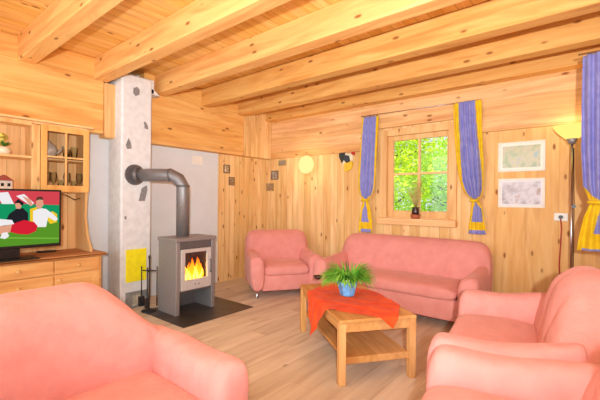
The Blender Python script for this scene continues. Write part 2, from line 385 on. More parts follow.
bm = NB(); box(bm, (-14, 5.2, -.6), (8, 18, -.4)); o = obj('garden_lawn', bm, plain('lawn', (120, 170, 60), .9, 0, .2, 3)); o['kind'] = 'structure'

# ================================================================== SOFAS AND ARMCHAIRS
def srect(cx, cz, hw, hz, n=16, p=3.6):
    out = []
    for k in range(n):
        a = 2*PI*(k+.5)/n; c, s = math.cos(a), math.sin(a)
        out.append((cx+hw*math.copysign(abs(c)**(2/p), c), cz+hz*math.copysign(abs(s)**(2/p), s)))
    return out
def seat_piece(name, W, D, m, label, cat, loc, rz, hb=.84, ha=.58, hs=.44, corner=3.2, channels=4, group=None, arm_w=.20, rise=.22, swoop=None):
    """local frame: x across, y from the back (0) to the front (D)"""
    t = empty(name, loc, rz, label, cat, group); hwid = W/2
    # ---- backrest
    rings = []; n = 44
    xs = [math.sin(PI/2*(2*i/n-1)*.995)*.5 + (2*i/n-1)*.5 for i in range(n+1)]
    for s in xs:
        q = abs(s); k = max(0, 1-q**corner)**(1/2.0)
        if swoop: v = min(1, max(0, (q-swoop)/(1-swoop))); k = 1-v*v*(3-2*v)
        e = max(.30, (1-q**12))**.5
        top = ha-.02 + (hb-ha+.02)*k; x = s*(hwid-.015)
        g = 0
        if channels and q < .8:
            ph = (s/.8*.5+.5)*channels; g = .02*math.exp(-((ph-round(ph))/.09)**2) if 0 < round(ph) < channels else 0
        th = .25*e; yc = .13
        yb, yf = yc-th/2, yc+th/2-g
        z0 = .10; ring = []
        lean = lambda z: -.11*max(0, z-.35)/.5
        H = top
        for z in (z0, .30, .45, .45+(H-.45)*.45, .45+(H-.45)*.78): ring.append((x, yf+lean(z)+(.02 if .4 < z < H-.1 else 0)*e, z))
        for a in (25, 60, 90, 120, 155):
            a = math.radians(a); ring.append((x, (yb+yf)/2+math.cos(a)*th/2+lean(H), H-.09*k*e-.01+math.sin(a)*(.09*k*e+.01)))
        for z in (.45+(H-.45)*.78, .45+(H-.45)*.4, .30, z0): ring.append((x, yb+lean(z), z))
        rings.append(ring)
    bm = loft(NB(), rings); obj('backrest', bm, m, t, True, 1)
    # ---- arms
    for sd in (-1, 1):
        rings = []; K = 20
        for i in range(K+1):
            u = (i/K)**.85; y = .06+(D-.06)*u
            top = ha + rise*max(0, 1-u/.62)**1.6 - .012*math.sin(PI*max(0, u-.3)/.7)
            f = 1
            if u > .86: f = math.sqrt(max(.02, 1-((u-.86)/.1425)**2.8))
            root = .55+.45*min(1, u/.35); hw = arm_w/2*(.62+.38*f)*root; zt = .40+(top-.40)*(.35+.65*f); zb = .10
            cx = sd*(hwid-arm_w/2-(1-root)*arm_w*.35)
            ring = []
            for (px, pz) in srect(0, 0, 1, 1, 18, 3.0):
                z = (zb+zt)/2+pz*(zt-zb)/2; wz = hw*(1+.18*max(0, pz)) 
                ring.append((cx+px*wz+sd*.018*max(0, pz), y, z))
            rings.append(ring)
        obj('armrest', loft(NB(), rings), m, t, True, 1)
    # ---- skirt and seat cushion
    iw = hwid-arm_w
    bm = NB(); box(bm, (-iw-.04, .10, .09), (iw+.04, D-.05, .31), .02, seg=3); obj('skirt', bm, m, t, True)
    rings = []; K = 24
    for i in range(K+1):
        s = 2*i/K-1; e = max(.05, 1-abs(s)**14)**.5; x = s*(iw+.015)
        ring = []
        for (py, pz) in srect(0, 0, 1, 1, 22, 4.2):
            y = .20+(D-.20-.01)*(py*.5+.5); crown = .018*(1-py*py)*(1-s**4)
            ring.append((x, y, .36+pz*(hs-.36)*e+(crown if pz > 0 else 0)))
        rings.append(ring)
    obj('seat_cushion', loft(NB(), rings), m, t, True, 1)
    for sx in (-1, 1):
        for yy in (.08, D-.10):
            bm = NB(); lathe(bm, [(0, 0), (.022, 0), (.018, .02), (.015, .10), (0, .10)], (sx*(hwid-.10), yy, 0), 12); obj('foot', bm, m_chrome, t)
    return t
seat_piece('sofa', 1.98, .82, m_pink_far, 'long salmon pink sofa against the wall under the window', 'sofa', (-1.87, 4.60, 0), PI, hb=.86, corner=16, channels=9, rise=.05, ha=.57)
seat_piece('armchair', 1.0, .80, m_pink_far, 'salmon pink armchair in the far corner left of the sofa', 'armchair', (-3.86, 4.16, 0), math.radians(-125), hb=.86, corner=11, channels=0, rise=.05, ha=.57)
seat_piece('armchair', 1.32, .76, m_pink, 'wide salmon armchair on the right with its whole seat showing, next to the long sofa', 'armchair', (-.03, 2.64, 0), math.radians(98), hs=.47, hb=.94, corner=3.8, channels=4, ha=.62, rise=.06, swoop=.12)
seat_piece('armchair', 1.06, .80, m_pink, 'nearest salmon armchair at lower right, mostly cut off by the picture edge', 'armchair', (.23, 1.42, 0), math.radians(98), hs=.53, hb=.95, corner=3.8, channels=4, ha=.64, rise=.06, swoop=.15)
seat_piece('armchair', 1.26, .84, m_pink, 'salmon armchair in the left foreground with its back to the dresser', 'armchair', (-2.13, .61, 0), math.radians(-91), hs=.385, hb=.865, corner=4.2, channels=0, ha=.55, rise=.02, swoop=.25)

# ================================================================== COFFEE TABLE
TA = math.radians(-37); TC = Vector((-1.665, 2.745, 0)); TH = .465
tb = empty('coffee_table', TC, TA, 'light wooden coffee table with a lower shelf, in front of the sofa', 'coffee table')
bm = NB(); box(bm, (-.574, -.304, TH-.028), (.574, .304, TH), .008); obj('tabletop', bm, m_table, tb)
for sx in (-1, 1):
    for sy in (-1, 1):
        bm = NB(); x, y = sx*.545, sy*.275; box(bm, (x-.026, y-.026, 0), (x+.026, y+.026, TH-.0285), .005); obj('leg', bm, m_tleg, tb)
for sy in (-1, 1):
    bm = NB(); box(bm, (-.52, sy*.275-.011, TH-.095), (.52, sy*.275+.011, TH-.029), .003); obj('apron', bm, m_table, tb)
for sx in (-1, 1):
    bm = NB(); box(bm, (sx*.545-.011, -.25, TH-.095), (sx*.545+.011, .25, TH-.029), .003); obj('apron', bm, m_table, tb)
bm = NB(); box(bm, (-.55, -.25, .165), (.55, .25, .19), .004); box(bm, (.535, -.249, .145), (.557, .249, .195), .003); box(bm, (-.557, -.249, .145), (-.535, .249, .195), .003); obj('shelf', bm, m_table, tb)

# ---- tablecloth laid cornerwise
P1, P2, P3, P4 = Vector((.665, .10)), Vector((.02, -.63)), Vector((-.55, .02)), Vector((.10, .44))
bm = NB(); G = 44; grid = []
EX, EY = .577, .307
for i in range(G+1):
    row = []
    for j in range(G+1):
        u, v = i/G, j/G
        # corners: (0,0)=P3 (1,0)=P2 (1,1)=P1 (0,1)=P4
        p = P3*(1-u)*(1-v)+P2*u*(1-v)+P1*u*v+P4*(1-u)*v
        x, y = p.x, p.y; z = TH+.004
        dx = max(0, abs(x)-EX); dy = max(0, abs(y)-EY)
        wr = .004*noise.noise(Vector((x*7, y*7, 1.3)))+.003*noise.noise(Vector((x*16, y*16, 4)))
        fold = 0
        for fu in (.25, .5, .75): fold += .011*math.exp(-((u-fu)/.02)**2)*.8+.007*math.exp(-((v-fu)/.016)**2)
        z += abs(wr)+fold
        if dx > 0: x = math.copysign(EX+.006+dx*.10+abs(wr)*2, x); z -= dx*.985
        if dy > 0: y = math.copysign(EY+.006+dy*.12+abs(wr)*2+.008*math.sin(x*40)*min(1, dy*6), y); z -= dy*.985
        row.append(bm.verts.new((x, y, z)))
    grid.append(row)
for i in range(G):
    for j in range(G): bm.faces.new((grid[i][j], grid[i+1][j], grid[i+1][j+1], grid[i][j+1])).smooth = True
o = obj('tablecloth', bm, m_redcloth, None, True, 1, .002, TC); o.rotation_euler = (0, 0, TA)
tag(o, 'orange red cloth laid cornerwise over the coffee table, two corners hanging', 'tablecloth')

# ---- plant in a blue pot
pb = onz(347.5, 295, TH+.02)
pl = empty('potted_plant', pb, 0, 'bushy green plant in a blue glazed pot on the red tablecloth', 'potted plant')
m_pot = plain('blue_glaze', (104, 166, 222), .2, 0, .3, 14); m_soil = plain('soil', (60, 42, 30), .95, 0, .2, 60)
bm = NB(); lathe(bm, [(0, 0), (.058, 0), (.064, .008), (.09, .10), (.094, .122), (.087, .124), (.083, .106), (0, .104)], (0, 0, 0), 8)
for f in bm.faces: f.smooth = False
po = obj('pot', bm, m_pot, pl)
bm = NB(); lathe(bm, [(0, .106), (.07, .106), (0, .114)], (0, 0, 0), 16); obj('soil', bm, m_soil, pl)
def blades(bm, n, base, spread, length, width, droop, dirbias=None):
    for k in range(n):
        a = random.uniform(0, 2*PI); 
        if dirbias is not None: a = random.gauss(dirbias, .75)
        el = random.uniform(.55, 1.35); L_ = length*random.uniform(.6, 1.1); wd = width*random.uniform(.7, 1.2)
        h = Vector((math.cos(a), math.sin(a), 0)); sd = Vector((-h.y, h.x, 0)); p = Vector(base)+h*random.uniform(0, spread); dirz = math.sin(el); dirh = math.cos(el); prev = None; K = 6
        for i in range(K+1):
            f = i/K; ww = wd*(math.sin(PI*min(1, .15+f*.85))**.6)*.5
            c = (bm.verts.new(p-sd*ww), bm.verts.new(p+Vector((0, 0, -ww*.3))), bm.verts.new(p+sd*ww))
            if prev:
                bm.faces.new((prev[0], prev[1], c[1], c[0])); bm.faces.new((prev[1], prev[2], c[2], c[1]))
            prev = c; p = p+(h*dirh+Vector((0, 0, dirz)))*(L_/K); dirz -= droop/K*(1+f*1.4); dirh = max(.12, dirh)
            nn = math.hypot(dirh, dirz); dirh /= nn; dirz /= nn
mg1 = leafmat('plant_leaf_light', (156, 218, 84), (96, 180, 52), .35); mg2 = leafmat('plant_leaf_dark', (80, 140, 52), (44, 96, 34), .3)
bm = NB(); blades(bm, 210, (-.035, -.01, .115), .03, .24, .013, 1.5, math.atan2(-rt.y, -rt.x)); blades(bm, 210, (.035, .02, .115), .03, .24, .013, 1.5, math.atan2(rt.y, rt.x)); blades(bm, 80, (0, 0, .115), .03, .19, .012, 1.5)
obj('foliage', bm, mg1, pl)
bm = NB(); blades(bm, 30, (0, 0, .115), .02, .21, .013, .8); obj('inner_leaf_tuft', bm, mg2, pl)
bm = NB(); lathe(bm, [(0, 0), (.016, .004), (.022, .016), (.016, .03), (0, .036)], Vector((.028, -.045, .112)), 12); obj('pebble', bm, m_white, pl)
# ---- small dark dish at the far end of the table
dl = onz(318, 279.5, TH)
bm = NB(); lathe(bm, [(0, 0), (.03, 0), (.05, .035), (.046, .036), (.028, .008), (0, .007)], (0, 0, 0), 18)
o = obj('dish', bm, plain('dark_wood', (70, 32, 24), .4, 0, .2, 20), None, False, 0, 0, dl+Vector((0, 0, .006))); tag(o, 'small dark brown dish on the far left end of the coffee table', 'dish')

# ================================================================== STOVE CORNER
bm = NB(); box(bm, (-4.10, 2.13, .0005), (-3.24, 3.10, .008), .002); o = obj('hearth_plate', bm, m_hearth); tag(o, 'dark metal floor plate under the wood stove', 'hearth plate')
SX0, SX1, SY0, SY1 = -3.97, -3.60, 2.27, 2.80; SZ = .87; e = .008
st = empty('wood_stove', (0, 0, 0), 0, 'grey steel wood stove with a fire burning behind its glass', 'stove')
bm = NB()
box(bm, (SX0, SY0, e), (SX1, SY0+.05, SZ-.04), .006); box(bm, (SX0, SY1-.05, e), (SX1, SY1, SZ-.04), .006); box(bm, (SX0, SY0+.05, e), (SX0+.02, SY1-.05, SZ-.04), .002)
obj('side_panels', bm, m_steel, st)
bm = NB(); box(bm, (SX0-.01, SY0-.012, SZ-.04), (SX1+.012, SY1+.012, SZ), .006); obj('top_plate', bm, m_steel, st)
FZ0, FZ1 = .27, .745
bm = NB()
box(bm, (SX0+.02, SY0+.05, .25), (SX1-.02, SY1-.05, .268)); obj('firebox_floor', bm, m_steel_d, st)
bm = NB(); box(bm, (SX1-.10, SY0+.05, FZ1), (SX1-.012, SY1-.05, SZ-.04)); obj('front_panel', bm, m_steel_d, st)
bm = NB(); box(bm, (SX0+.02, SY0+.051, e), (SX0+.03, SY1-.051, .25)); obj('wood_niche_back', bm, m_steel_d, st)
bm = NB()
box(bm, (SX0+.021, SY0+.051, .268), (SX0+.05, SY1-.051, FZ1)); box(bm, (SX0+.05, SY0+.051, .268), (SX1-.05, SY0+.07, FZ1)); box(bm, (SX0+.05, SY1-.07, .268), (SX1-.05, SY1-.051, FZ1)); box(bm, (SX0+.05, SY0+.07, .268), (SX1-.05, SY1-.07, .29))
obj('firebox_lining', bm, m_soot, st)
# door with glass
dy0, dy1, dz0, dz1 = SY0+.062, SY1-.062, .275, .74
gy0, gy1, gz0, gz1 = dy0+.05, dy1-.05, .39, .70
dr = None
bm = NB(); X0, X1 = SX1-.03, SX1+.008
box(bm, (X0, dy0, dz0), (X1, gy0, dz1), .004); box(bm, (X0, gy1, dz0), (X1, dy1, dz1), .004); box(bm, (X0, gy0, dz0), (X1, gy1, gz0), .004); box(bm, (X0, gy0, gz1), (X1, gy1, dz1), .004)
dr = obj('stove_door', bm, m_dgrey, st)
bm = NB(); box(bm, (X0+.012, gy0, gz0), (X0+.016, gy1, gz1)); obj('door_glass', bm, m_glass, dr)
bm = NB(); box(bm, (X1, (dy0+dy1)/2-.03, dz0+.05), (X1+.012, (dy0+dy1)/2-.022, dz0+.075), .002); obj('air_lever', bm, m_chrome, dr)
bm = NB(); box(bm, (X1, (dy0+dy1)/2+.01, dz0+.05), (X1+.012, (dy0+dy1)/2+.035, dz0+.06), .002); obj('air_lever', bm, m_chrome, dr)
bm = NB(); tube(bm, [(X1+.02, dy1-.02, .44), (X1+.02, dy1-.02, .60)], .007, 8); tube(bm, [(X1-.002, dy1-.02, .45), (X1+.02, dy1-.02, .45)], .005, 6); tube(bm, [(X1-.002, dy1-.02, .59), (X1+.02, dy1-.02, .59)], .005, 6); obj('door_handle', bm, m_steel_d, dr)
# fire
bm = NB()
for k in range(4):
    y = gy0+.03+k*.075; tube(bm, [(-3.88+.03*k, y-.06, .315+.02*(k % 2)), (-3.72-.02*k, y+.06, .335+.03*(k % 2))], .032, 8)
obj('burning_logs', bm, plain('charred_log', (60, 34, 22), .9, 0, .3, 20, .5, (255, 70, 10), .25), st)
fl = []
def flame(bm, c, h, wd):
    prof = [(0, 0), (.6*wd, .08*h), (wd, .25*h), (.8*wd, .45*h), (.45*wd, .68*h), (.18*wd, .88*h), (0, h)]
    b0 = len(bm.verts); lathe(bm, prof, c, 10); bm.verts.ensure_lookup_table()
    sw = random.uniform(-.03, .03)
    for v in bm.verts[b0:]:
        q = (v.co.z-c[2])/h; v.co.y += sw*q*q+.012*math.sin(q*7+c[1]*60); v.co.x = c[0]+(v.co.x-c[0])*.5
bm = NB(); fz = .35
for k in range(17): flame(bm, (-3.76+random.uniform(-.03, .03), gy0-.005+(gy1-gy0+.03)*k/16, fz), random.choice((.18, .22, .27, .32, .25)), random.uniform(.024, .036))
obj('flames', bm, emitter('flame_orange', (255, 150, 18), 3.0, (240, 50, 6), 2, .40, .66), st)
bm = NB()
for k in range(9): flame(bm, (-3.715+random.uniform(-.01, .01), gy0+.03+(gy1-gy0-.04)*k/8, fz), random.choice((.09, .13, .19)), random.uniform(.012, .02))
obj('flame_cores', bm, emitter('flame_yellow', (255, 220, 80), 3.5, (255, 140, 20), 2, .40, .56), st)
lamp('fire_glow', 'POINT', (-3.70, (SY0+SY1)/2, .5), 3, (1, .42, .1), shadow_soft_size=.05)

# ---- chimney
CX = -4.30; cy0, cy1 = 1.985, 2.36
ch = empty('chimney', (0, 0, 0), 0, 'white plastered chimney with inset grey stones beside the stove', 'chimney')
bm = NB(); box(bm, (XL+.001, cy0, 0), (CX, cy1, 2.79), .022, seg=3)
obj('chimney_body', bm, m_chim, ch)
bm = NB(); box(bm, (XL+.002, cy1-.02, 2.62), (CX-.03, cy1+.045, 2.80), .01)
prism(bm, [(CX-.03, cy1+.0, 2.62), (CX-.03, cy1+.12, 2.62), (CX-.03, cy1+.03, 2.68), (CX-.03, cy1, 2.68)], (-.2, 0, 0)); obj('corbel', bm, m_chim, ch)
def stone(pts):
    bm = NB(); prism(bm, [onx(x, y, CX-.002) for x, y in pts], (.008, 0, 0)); obj('inset_stone', bm, m_stone, ch)
stone([(133.5, 88), (137, 87), (139.5, 90), (139, 95), (135.5, 96), (133, 93)])
stone([(143.8, 122), (145, 121.5), (147.5, 126), (148, 129.5), (144.5, 128.5)])
stone([(128.5, 138), (130.5, 143), (131.5, 148.5), (127, 149), (125.5, 145)])
stone([(141.5, 188), (146.5, 185.5), (147, 190), (144.5, 201), (138.5, 201)])
stone([(124.5, 216), (126.3, 216.5), (126, 219.5), (124.3, 219)])
bm = NB(); a = onx(125.8, 250, CX); b = onx(145.8, 279.5, CX); box(bm, (CX, a.y, b.z), (CX+.012, b.y, a.z), .003); obj('yellow_panel', bm, m_yellow, ch)
bm = NB(); a = onx(125, 293, CX); b = onx(147, 305, CX); box(bm, (CX, a.y, b.z-.01), (CX+.014, b.y, a.z), .004); cd = obj('cleanout_door', bm, plain('galvanised', (176, 180, 182), .4, .5, .15, 12), ch)
bm = NB(); box(bm, (CX+.014, (a.y+b.y)/2-.05, b.z+.03), (CX+.02, (a.y+b.y)/2+.05, a.z-.04), .004); obj('door_plate', bm, plain('galvanised_light', (205, 200, 180), .5, .3, .2, 15), cd)
# ---- stove pipe
pc = onx(135, 174, CX); pp = Vector((-3.835, 2.50, 0)); zp = pc.z-.01; rp_ = .075
sp_ = empty('stove_pipe', (0, 0, 0), 0, 'grey flue pipe bending from the stove top into the chimney', 'stove pipe')
hd = (Vector((pp.x, pp.y, 0))-Vector((pc.x, pc.y, 0))).normalized()
bm = NB(); Pa = Vector((pp.x, pp.y, SZ+.0005)); cornr = Vector((pp.x, pp.y, zp)); Pb = Vector((CX+.01, pc.y, zp))
tube(bm, [Pa, cornr-Vector((0, 0, .13)), cornr-Vector((0, 0, .05))-hd*.05+Vector((0, 0, .0)), cornr-hd*.14, Pb], rp_, 28); obj('pipe', bm, m_pipe, sp_)
bm = NB(); tube(bm, [cornr-Vector((0, 0, .145)), cornr-Vector((0, 0, .12))], rp_+.004, 28); obj('seam_ring', bm, m_steel_d, sp_)
bm = NB(); tube(bm, [cornr-hd*.165, cornr-hd*.14], rp_+.004, 28); obj('seam_ring', bm, m_steel_d, sp_)
bm = NB(); tube(bm, [Vector((CX, pc.y, zp)), Vector((CX+.012, pc.y, zp))], [rp_+.05, rp_+.045], 28); tube(bm, [Vector((CX+.012, pc.y, zp)), Vector((CX+.06, pc.y+.03, zp))], rp_+.018, 28); obj('wall_collar', bm, m_steel_d, sp_)
# ---- fire irons
ft = onz(153.5, 310, .01)
fi = empty('fire_tool_stand', (ft.x-.01, ft.y-.05, .0085), 0, 'dark iron fire tool stand between the chimney and the stove', 'fire tools')
bm = NB(); lathe(bm, [(0, 0), (.085, 0), (.08, .012), (.02, .02), (0, .022)], (0, 0, 0), 20); obj('base', bm, m_iron, fi)
bm = NB(); tube(bm, [(0, 0, .015), (0, 0, .62)], .008, 8); lathe(bm, [(0, .60), (.014, .615), (.012, .64), (0, .65)], (0, 0, 0), 10); obj('pole', bm, m_iron, fi)
bm = NB(); tube(bm, [(-.06, -.05, .47), (.06, .05, .47)], .007, 8); tube(bm, [(-.06, .05, .47), (.06, -.05, .47)], .007, 8); obj('hook_bar', bm, m_iron, fi)
for nm, (x, y), wd in (('shovel', (-.06, -.05), .032), ('poker', (.06, .05), .008), ('brush', (.055, -.05), .026)):
    bm = NB(); tube(bm, [(x*1.15, y*1.15, .52), (x*1.15, y*1.15, .16)], .006, 8); box(bm, (x*1.15-wd*.6, y*1.15-wd, .06), (x*1.15+wd*.6, y*1.15+wd, .17), .004); obj(nm, bm, m_iron, fi)

# ================================================================== DRESSER, HUTCH, TV
DX = -4.12; DY0, DY1 = .15, 1.70; DZ = .735
ds = empty('dresser', (0, 0, 0), 0, 'wide pine dresser under the television, drawers over doors', 'dresser')
bm = NB(); box(bm, (XL+.002, DY0, .05), (DX, DY1, DZ-.03), .006); box(bm, (XL+.01, DY0+.03, 0), (DX-.04, DY1-.03, .05)); obj('body', bm, m_dress, ds)
bm = NB(); box(bm, (XL+.002, DY0-.02, DZ-.03), (DX+.04, DY1+.04, DZ), .008); obj('worktop', bm, m_top, ds)
def knob(par, x, y, z):
    bm = NB(); tube(bm, [(x, y, z), (x+.014, y, z), (x+.022, y, z), (x+.032, y, z)], [.007, .008, .016, .009], 12); obj('knob', bm, m_pine_v, par)
ys = [DY0+.02, DY0+.02+.505, 1.255, DY1-.02]
for a, b in zip(ys, ys[1:]):
    bm = NB(); box(bm, (DX, a+.007, .562), (DX+.018, b-.007, DZ-.038), .005); d = obj('drawer', bm, m_dress, ds); knob(d, DX+.018, (a+b)/2, .632)
for a, b in zip(ys[:2], ys[1:3]):
    bm = NB(); box(bm, (DX, a+.007, .39), (DX+.018, b-.007, .552), .005); d = obj('drawer', bm, m_dress, ds); knob(d, DX+.018, (a+b)/2, .47)
    bm = NB(); box(bm, (DX, a+.007, .07), (DX+.018, b-.007, .38), .005); d = obj('drawer', bm, m_dress, ds); knob(d, DX+.018, (a+b)/2, .24)
a, b = ys[2], ys[3]
bm = NB(); box(bm, (DX, a+.007, .07), (DX+.018, a+.07, .552), .004); box(bm, (DX, b-.07, .07), (DX+.018, b-.007, .552), .004); box(bm, (DX, a+.07, .48), (DX+.0175, b-.07, .552), .004); box(bm, (DX, a+.07, .07), (DX+.0175, b-.07, .14), .004); box(bm, (DX, a+.07, .14), (DX+.009, b-.07, .48))
d = obj('door', bm, m_dress, ds); knob(d, DX+.018, a+.035, .50)
# hutch on top
HX = -4.33; HZ0, HZ1 = 1.39, 2.065; HY0, HYM, HY1 = .30, 1.155, 1.645
hu = empty('hutch', (0, 0, 0), 0, 'pine hutch on the dresser with open shelves and a glazed cupboard', 'hutch')
bm = NB(); box(bm, (XL+.002, HY0, DZ+.001), (XL+.02, HY1, HZ1)); obj('back_panel', bm, wood('hutch_back', (250, 212, 152), (238, 182, 116), 'z', 'y', .11, .03, .4), hu)
bm = NB(); box(bm, (XL+.021, HY1-.022, HZ0-.02), (HX, HY1, HZ1), .003)
prism(bm, [(XL+.021, HY1, DZ+.001), (HX+.12, HY1, DZ+.001), (HX+.10, HY1, DZ+.06), (HX+.02, HY1, DZ+.16), (HX-.04, HY1, DZ+.36), (HX-.02, HY1, HZ0-.02), (XL+.021, HY1, HZ0-.02)], (0, -.022, 0))
obj('side_panel', bm, m_pine_v, hu)
bm = NB(); box(bm, (XL+.021, HY0, DZ+.001), (HX, HY0+.022, HZ1), .003); obj('side_panel', bm, m_pine_v, hu)
bm = NB(); box(bm, (XL+.021, HYM-.012, HZ0), (HX, HYM+.012, HZ1-.021), .002); obj('divider', bm, m_pine_v, hu)
for z in (HZ0-.02, HZ1-.02):
    bm = NB(); box(bm, (XL+.021, HY0+.022, z), (HX-.002, HY1-.022, z+.022), .002); obj('shelf', bm, m_pine_h, hu)
zs = 1.70
bm = NB(); box(bm, (XL+.021, HY0+.022, zs), (HX-.005, HYM-.012, zs+.022), .002); obj('shelf', bm, m_pine_h, hu)
bm = NB(); box(bm, (XL+.021, HYM+.012, zs), (HX-.03, HY1-.022, zs+.018), .002); obj('shelf', bm, m_pine_h, hu)
bm = NB(); box(bm, (HX, HYM-.035, HZ0), (HX+.015, HYM+.035, HZ1-.03), .003); box(bm, (HX, HY0, HZ1-.045), (HX+.015, HYM-.035, HZ1), .003); obj('face_frame', bm, m_pine_v, hu)
bm = NB(); box(bm, (XL+.021, HY0-.03, HZ1+.002), (HX+.05, HY1+.03, HZ1+.022), .006); obj('cornice', bm, m_pine_h, hu)
# cupboard door
c0, c1, e0, e1 = HYM+.04, HY1-.004, HZ0-.015, HZ1-.015
p0, p1, q0, q1 = c0+.055, c1-.055, e0+.065, e1-.06
bm = NB(); box(bm, (HX+.001, c0, e0), (HX+.022, p0, e1), .003); box(bm, (HX+.001, p1, e0), (HX+.022, c1, e1), .003); box(bm, (HX+.001, p0, e0), (HX+.021, p1, q0), .003); box(bm, (HX+.001, p0, q1), (HX+.021, p1, e1), .003)
cdoor = obj('cupboard_door', bm, m_door, hu)
bm = NB(); pm = (p0+p1)/2; qm = q0+(q1-q0)*.53; box(bm, (HX+.004, pm-.009, q0), (HX+.02, pm+.009, q1)); box(bm, (HX+.005, p0, qm-.009), (HX+.019, p1, qm+.009)); obj('muntins', bm, m_pine_v, cdoor)
bm = NB(); box(bm, (HX+.010, p0, q0), (HX+.013, p1, q1)); obj('door_glass', bm, m_glass, cdoor)
bm = NB(); tube(bm, [(HX+.022, c0+.025, zs), (HX+.04, c0+.025, zs)], [.006, .010], 10); obj('knob', bm, m_pine_v, cdoor)
# glasses in the cupboard
zl, zu = HZ0+.002, zs+.018
def glass(x, y, z, prof, label, name='drinking_glass', m=None):
    bm = NB(); lathe(bm, prof, (0, 0, 0), 16); o = obj(name, bm, m or m_glassware, None, True, 0, 0, (x, y, z)); tag(o, label, 'glass' if name.endswith('glass') else name, 'glasses in the hutch cupboard'); return o
tum = [(0, 0), (.028, 0), (.034, .11)]
wine = [(0, 0), (.03, 0), (.03, .004), (.005, .008), (.005, .07), (.028, .10), (.034, .14), (.028, .19)]
yy = [p0+.03+i*.062 for i in range(6)]
m_gy = clear_glass('amber_glass', (236, 220, 130))
glass(-4.42, yy[0], zl, wine, 'leftmost stemmed glass on the lower shelf of the hutch cupboard', 'wine_glass')
glass(-4.44, yy[1], zl, wine, 'second stemmed glass from the left, lower cupboard shelf', 'wine_glass')
glass(-4.41, yy[2], zl, tum, 'small tumbler left of the middle bar on the lower cupboard shelf', 'tumbler_glass')
glass(-4.43, yy[3], zl, wine, 'stemmed glass just right of the middle bar, lower cupboard shelf', 'wine_glass')
glass(-4.42, yy[4], zl, tum, 'tumbler in the right pane of the lower cupboard shelf', 'tumbler_glass')
glass(-4.44, yy[5], zl, wine, 'rightmost stemmed glass on the lower cupboard shelf', 'wine_glass')
m_pot2 = plain('grey_china', (196, 188, 178), .3, 0, .15, 30)
bm = NB(); lathe(bm, [(0, 0), (.035, 0), (.07, .05), (.075, .10), (.05, .15), (.02, .165), (.018, .185), (0, .19)], (0, 0, 0), 20); tube(bm, [(0, .07, .06), (0, .11, .10), (0, .125, .15)], [.014, .010, .008], 8); tube(bm, [(0, -.068, .12), (0, -.11, .12), (0, -.11, .06), (0, -.07, .05)], .006, 8)
o = obj('teapot', bm, m_pot2, None, True, 0, 0, (-4.45, p0+.055, zu+.001)); tag(o, 'grey china teapot behind the upper left pane of the hutch cupboard', 'teapot')
for i, (y, h) in enumerate(((p1-.12, .12), (p1-.045, .15))):
    glass(-4.45, y, zu, [(0, 0), (.03, 0), (.036, h)], ('shorter' if i == 0 else 'taller')+' tumbler on the upper cupboard shelf behind the right pane', 'tumbler_glass')
# figurines on open shelves
fg = empty('figurine', (-4.45, .93, zs+.022), 0, 'cream and yellow flower figurine on the upper open hutch shelf', 'figurine')
bm = NB(); lathe(bm, [(0, 0), (.05, 0), (.056, .04), (.045, .075), (0, .08)], (0, 0, 0), 18); obj('vase', bm, plain('cream_china', (244, 234, 210), .3, 0, .03, 20), fg)
bm = NB()
for k in range(16):
    a = random.uniform(0, 2*PI); r = random.uniform(0, .06); z = .10+random.uniform(0, .09); bmesh.ops.create_icosphere(bm, subdivisions=1, radius=random.uniform(.016, .026), matrix=Matrix.Translation((r*math.cos(a), r*math.sin(a)-.01, z)))
obj('blossoms', bm, plain('yellow_blossom', (222, 206, 96), .7, 0, .25, 25), fg)
bm = NB()
for k in range(12):
    a = random.uniform(0, 2*PI); h = Vector((math.cos(a), math.sin(a), .6)).normalized(); p = Vector((0, 0, .08)); q = p+h*.09; s_ = Vector((-h.y, h.x, 0))*.018; bm.faces.new([bm.verts.new(v) for v in (p, (p+q)/2+s_, q, (p+q)/2-s_)])
obj('leaves', bm, mg2, fg)
hs_ = empty('toy_house', (-4.43, .925, HZ0+.002), 0, 'small white model house with a red roof on the lower open hutch shelf', 'model house')
bm = NB(); box(bm, (-.05, -.06, 0), (.05, .06, .08), .003); obj('walls', bm, plain('toy_white', (226, 216, 206), .6, 0, .06, 30), hs_)
bm = NB(); prism(bm, [(-.06, -.07, .08), (-.06, .07, .08), (-.06, 0, .135)], (.12, 0, 0)); obj('roof', bm, plain('toy_roof', (166, 70, 52), .6, 0, .15, 40), hs_)
for y in (-.03, .02):
    bm = NB(); box(bm, (.05, y, .025), (.053, y+.022, .055)); obj('window', bm, m_soot, hs_)

# ---- television
TX = -4.14
tv = empty('television', (0, 0, 0), 0, 'flat television showing a football match on the dresser', 'television')
ta = onx(61.5, 190, TX); tz1 = ta.z; ty1 = ta.y; tz0 = onx(61, 245.5, TX).z; ty0 = ty1-.86
bm = NB(); box(bm, (TX-.045, ty0, tz0), (TX, ty1, tz1), .006); obj('casing', bm, m_black, tv)
scy0, scy1, scz0, scz1 = ty0+.016, ty1-.018, tz0+.03, tz1-.018
def em(name, c, s=.9): return emitter('screen_'+name, c, s)
def spoly(bm, pts, lift, mi):
    vs_ = []
    for x, y in pts:
        p = onx(x, y, TX); vs_.append(bm.verts.new((TX+.0008+lift*.0004, min(max(p.y, scy0), scy1), min(max(p.z, scz0), scz1))))
    f = bm.faces.new(vs_); f.material_index = mi
tvm = [em('grass', (88, 148, 40)), em('boards', (22, 150, 96)), em('crowd', (214, 70, 80)), em('white', (240, 236, 238)), em('black', (34, 34, 40)), em('red', (214, 34, 52)), em('skin', (226, 160, 130)), em('yellow', (240, 200, 40)), em('grass_light', (120, 178, 60)), em('hair', (90, 60, 50))]
bm = NB()
x_ = TX+.0006
v_ = [bm.verts.new(p) for p in ((x_, scy0, scz0), (x_, scy1, scz0), (x_, scy1, scz1), (x_, scy0, scz1))]; bm.faces.new(v_).material_index = 0
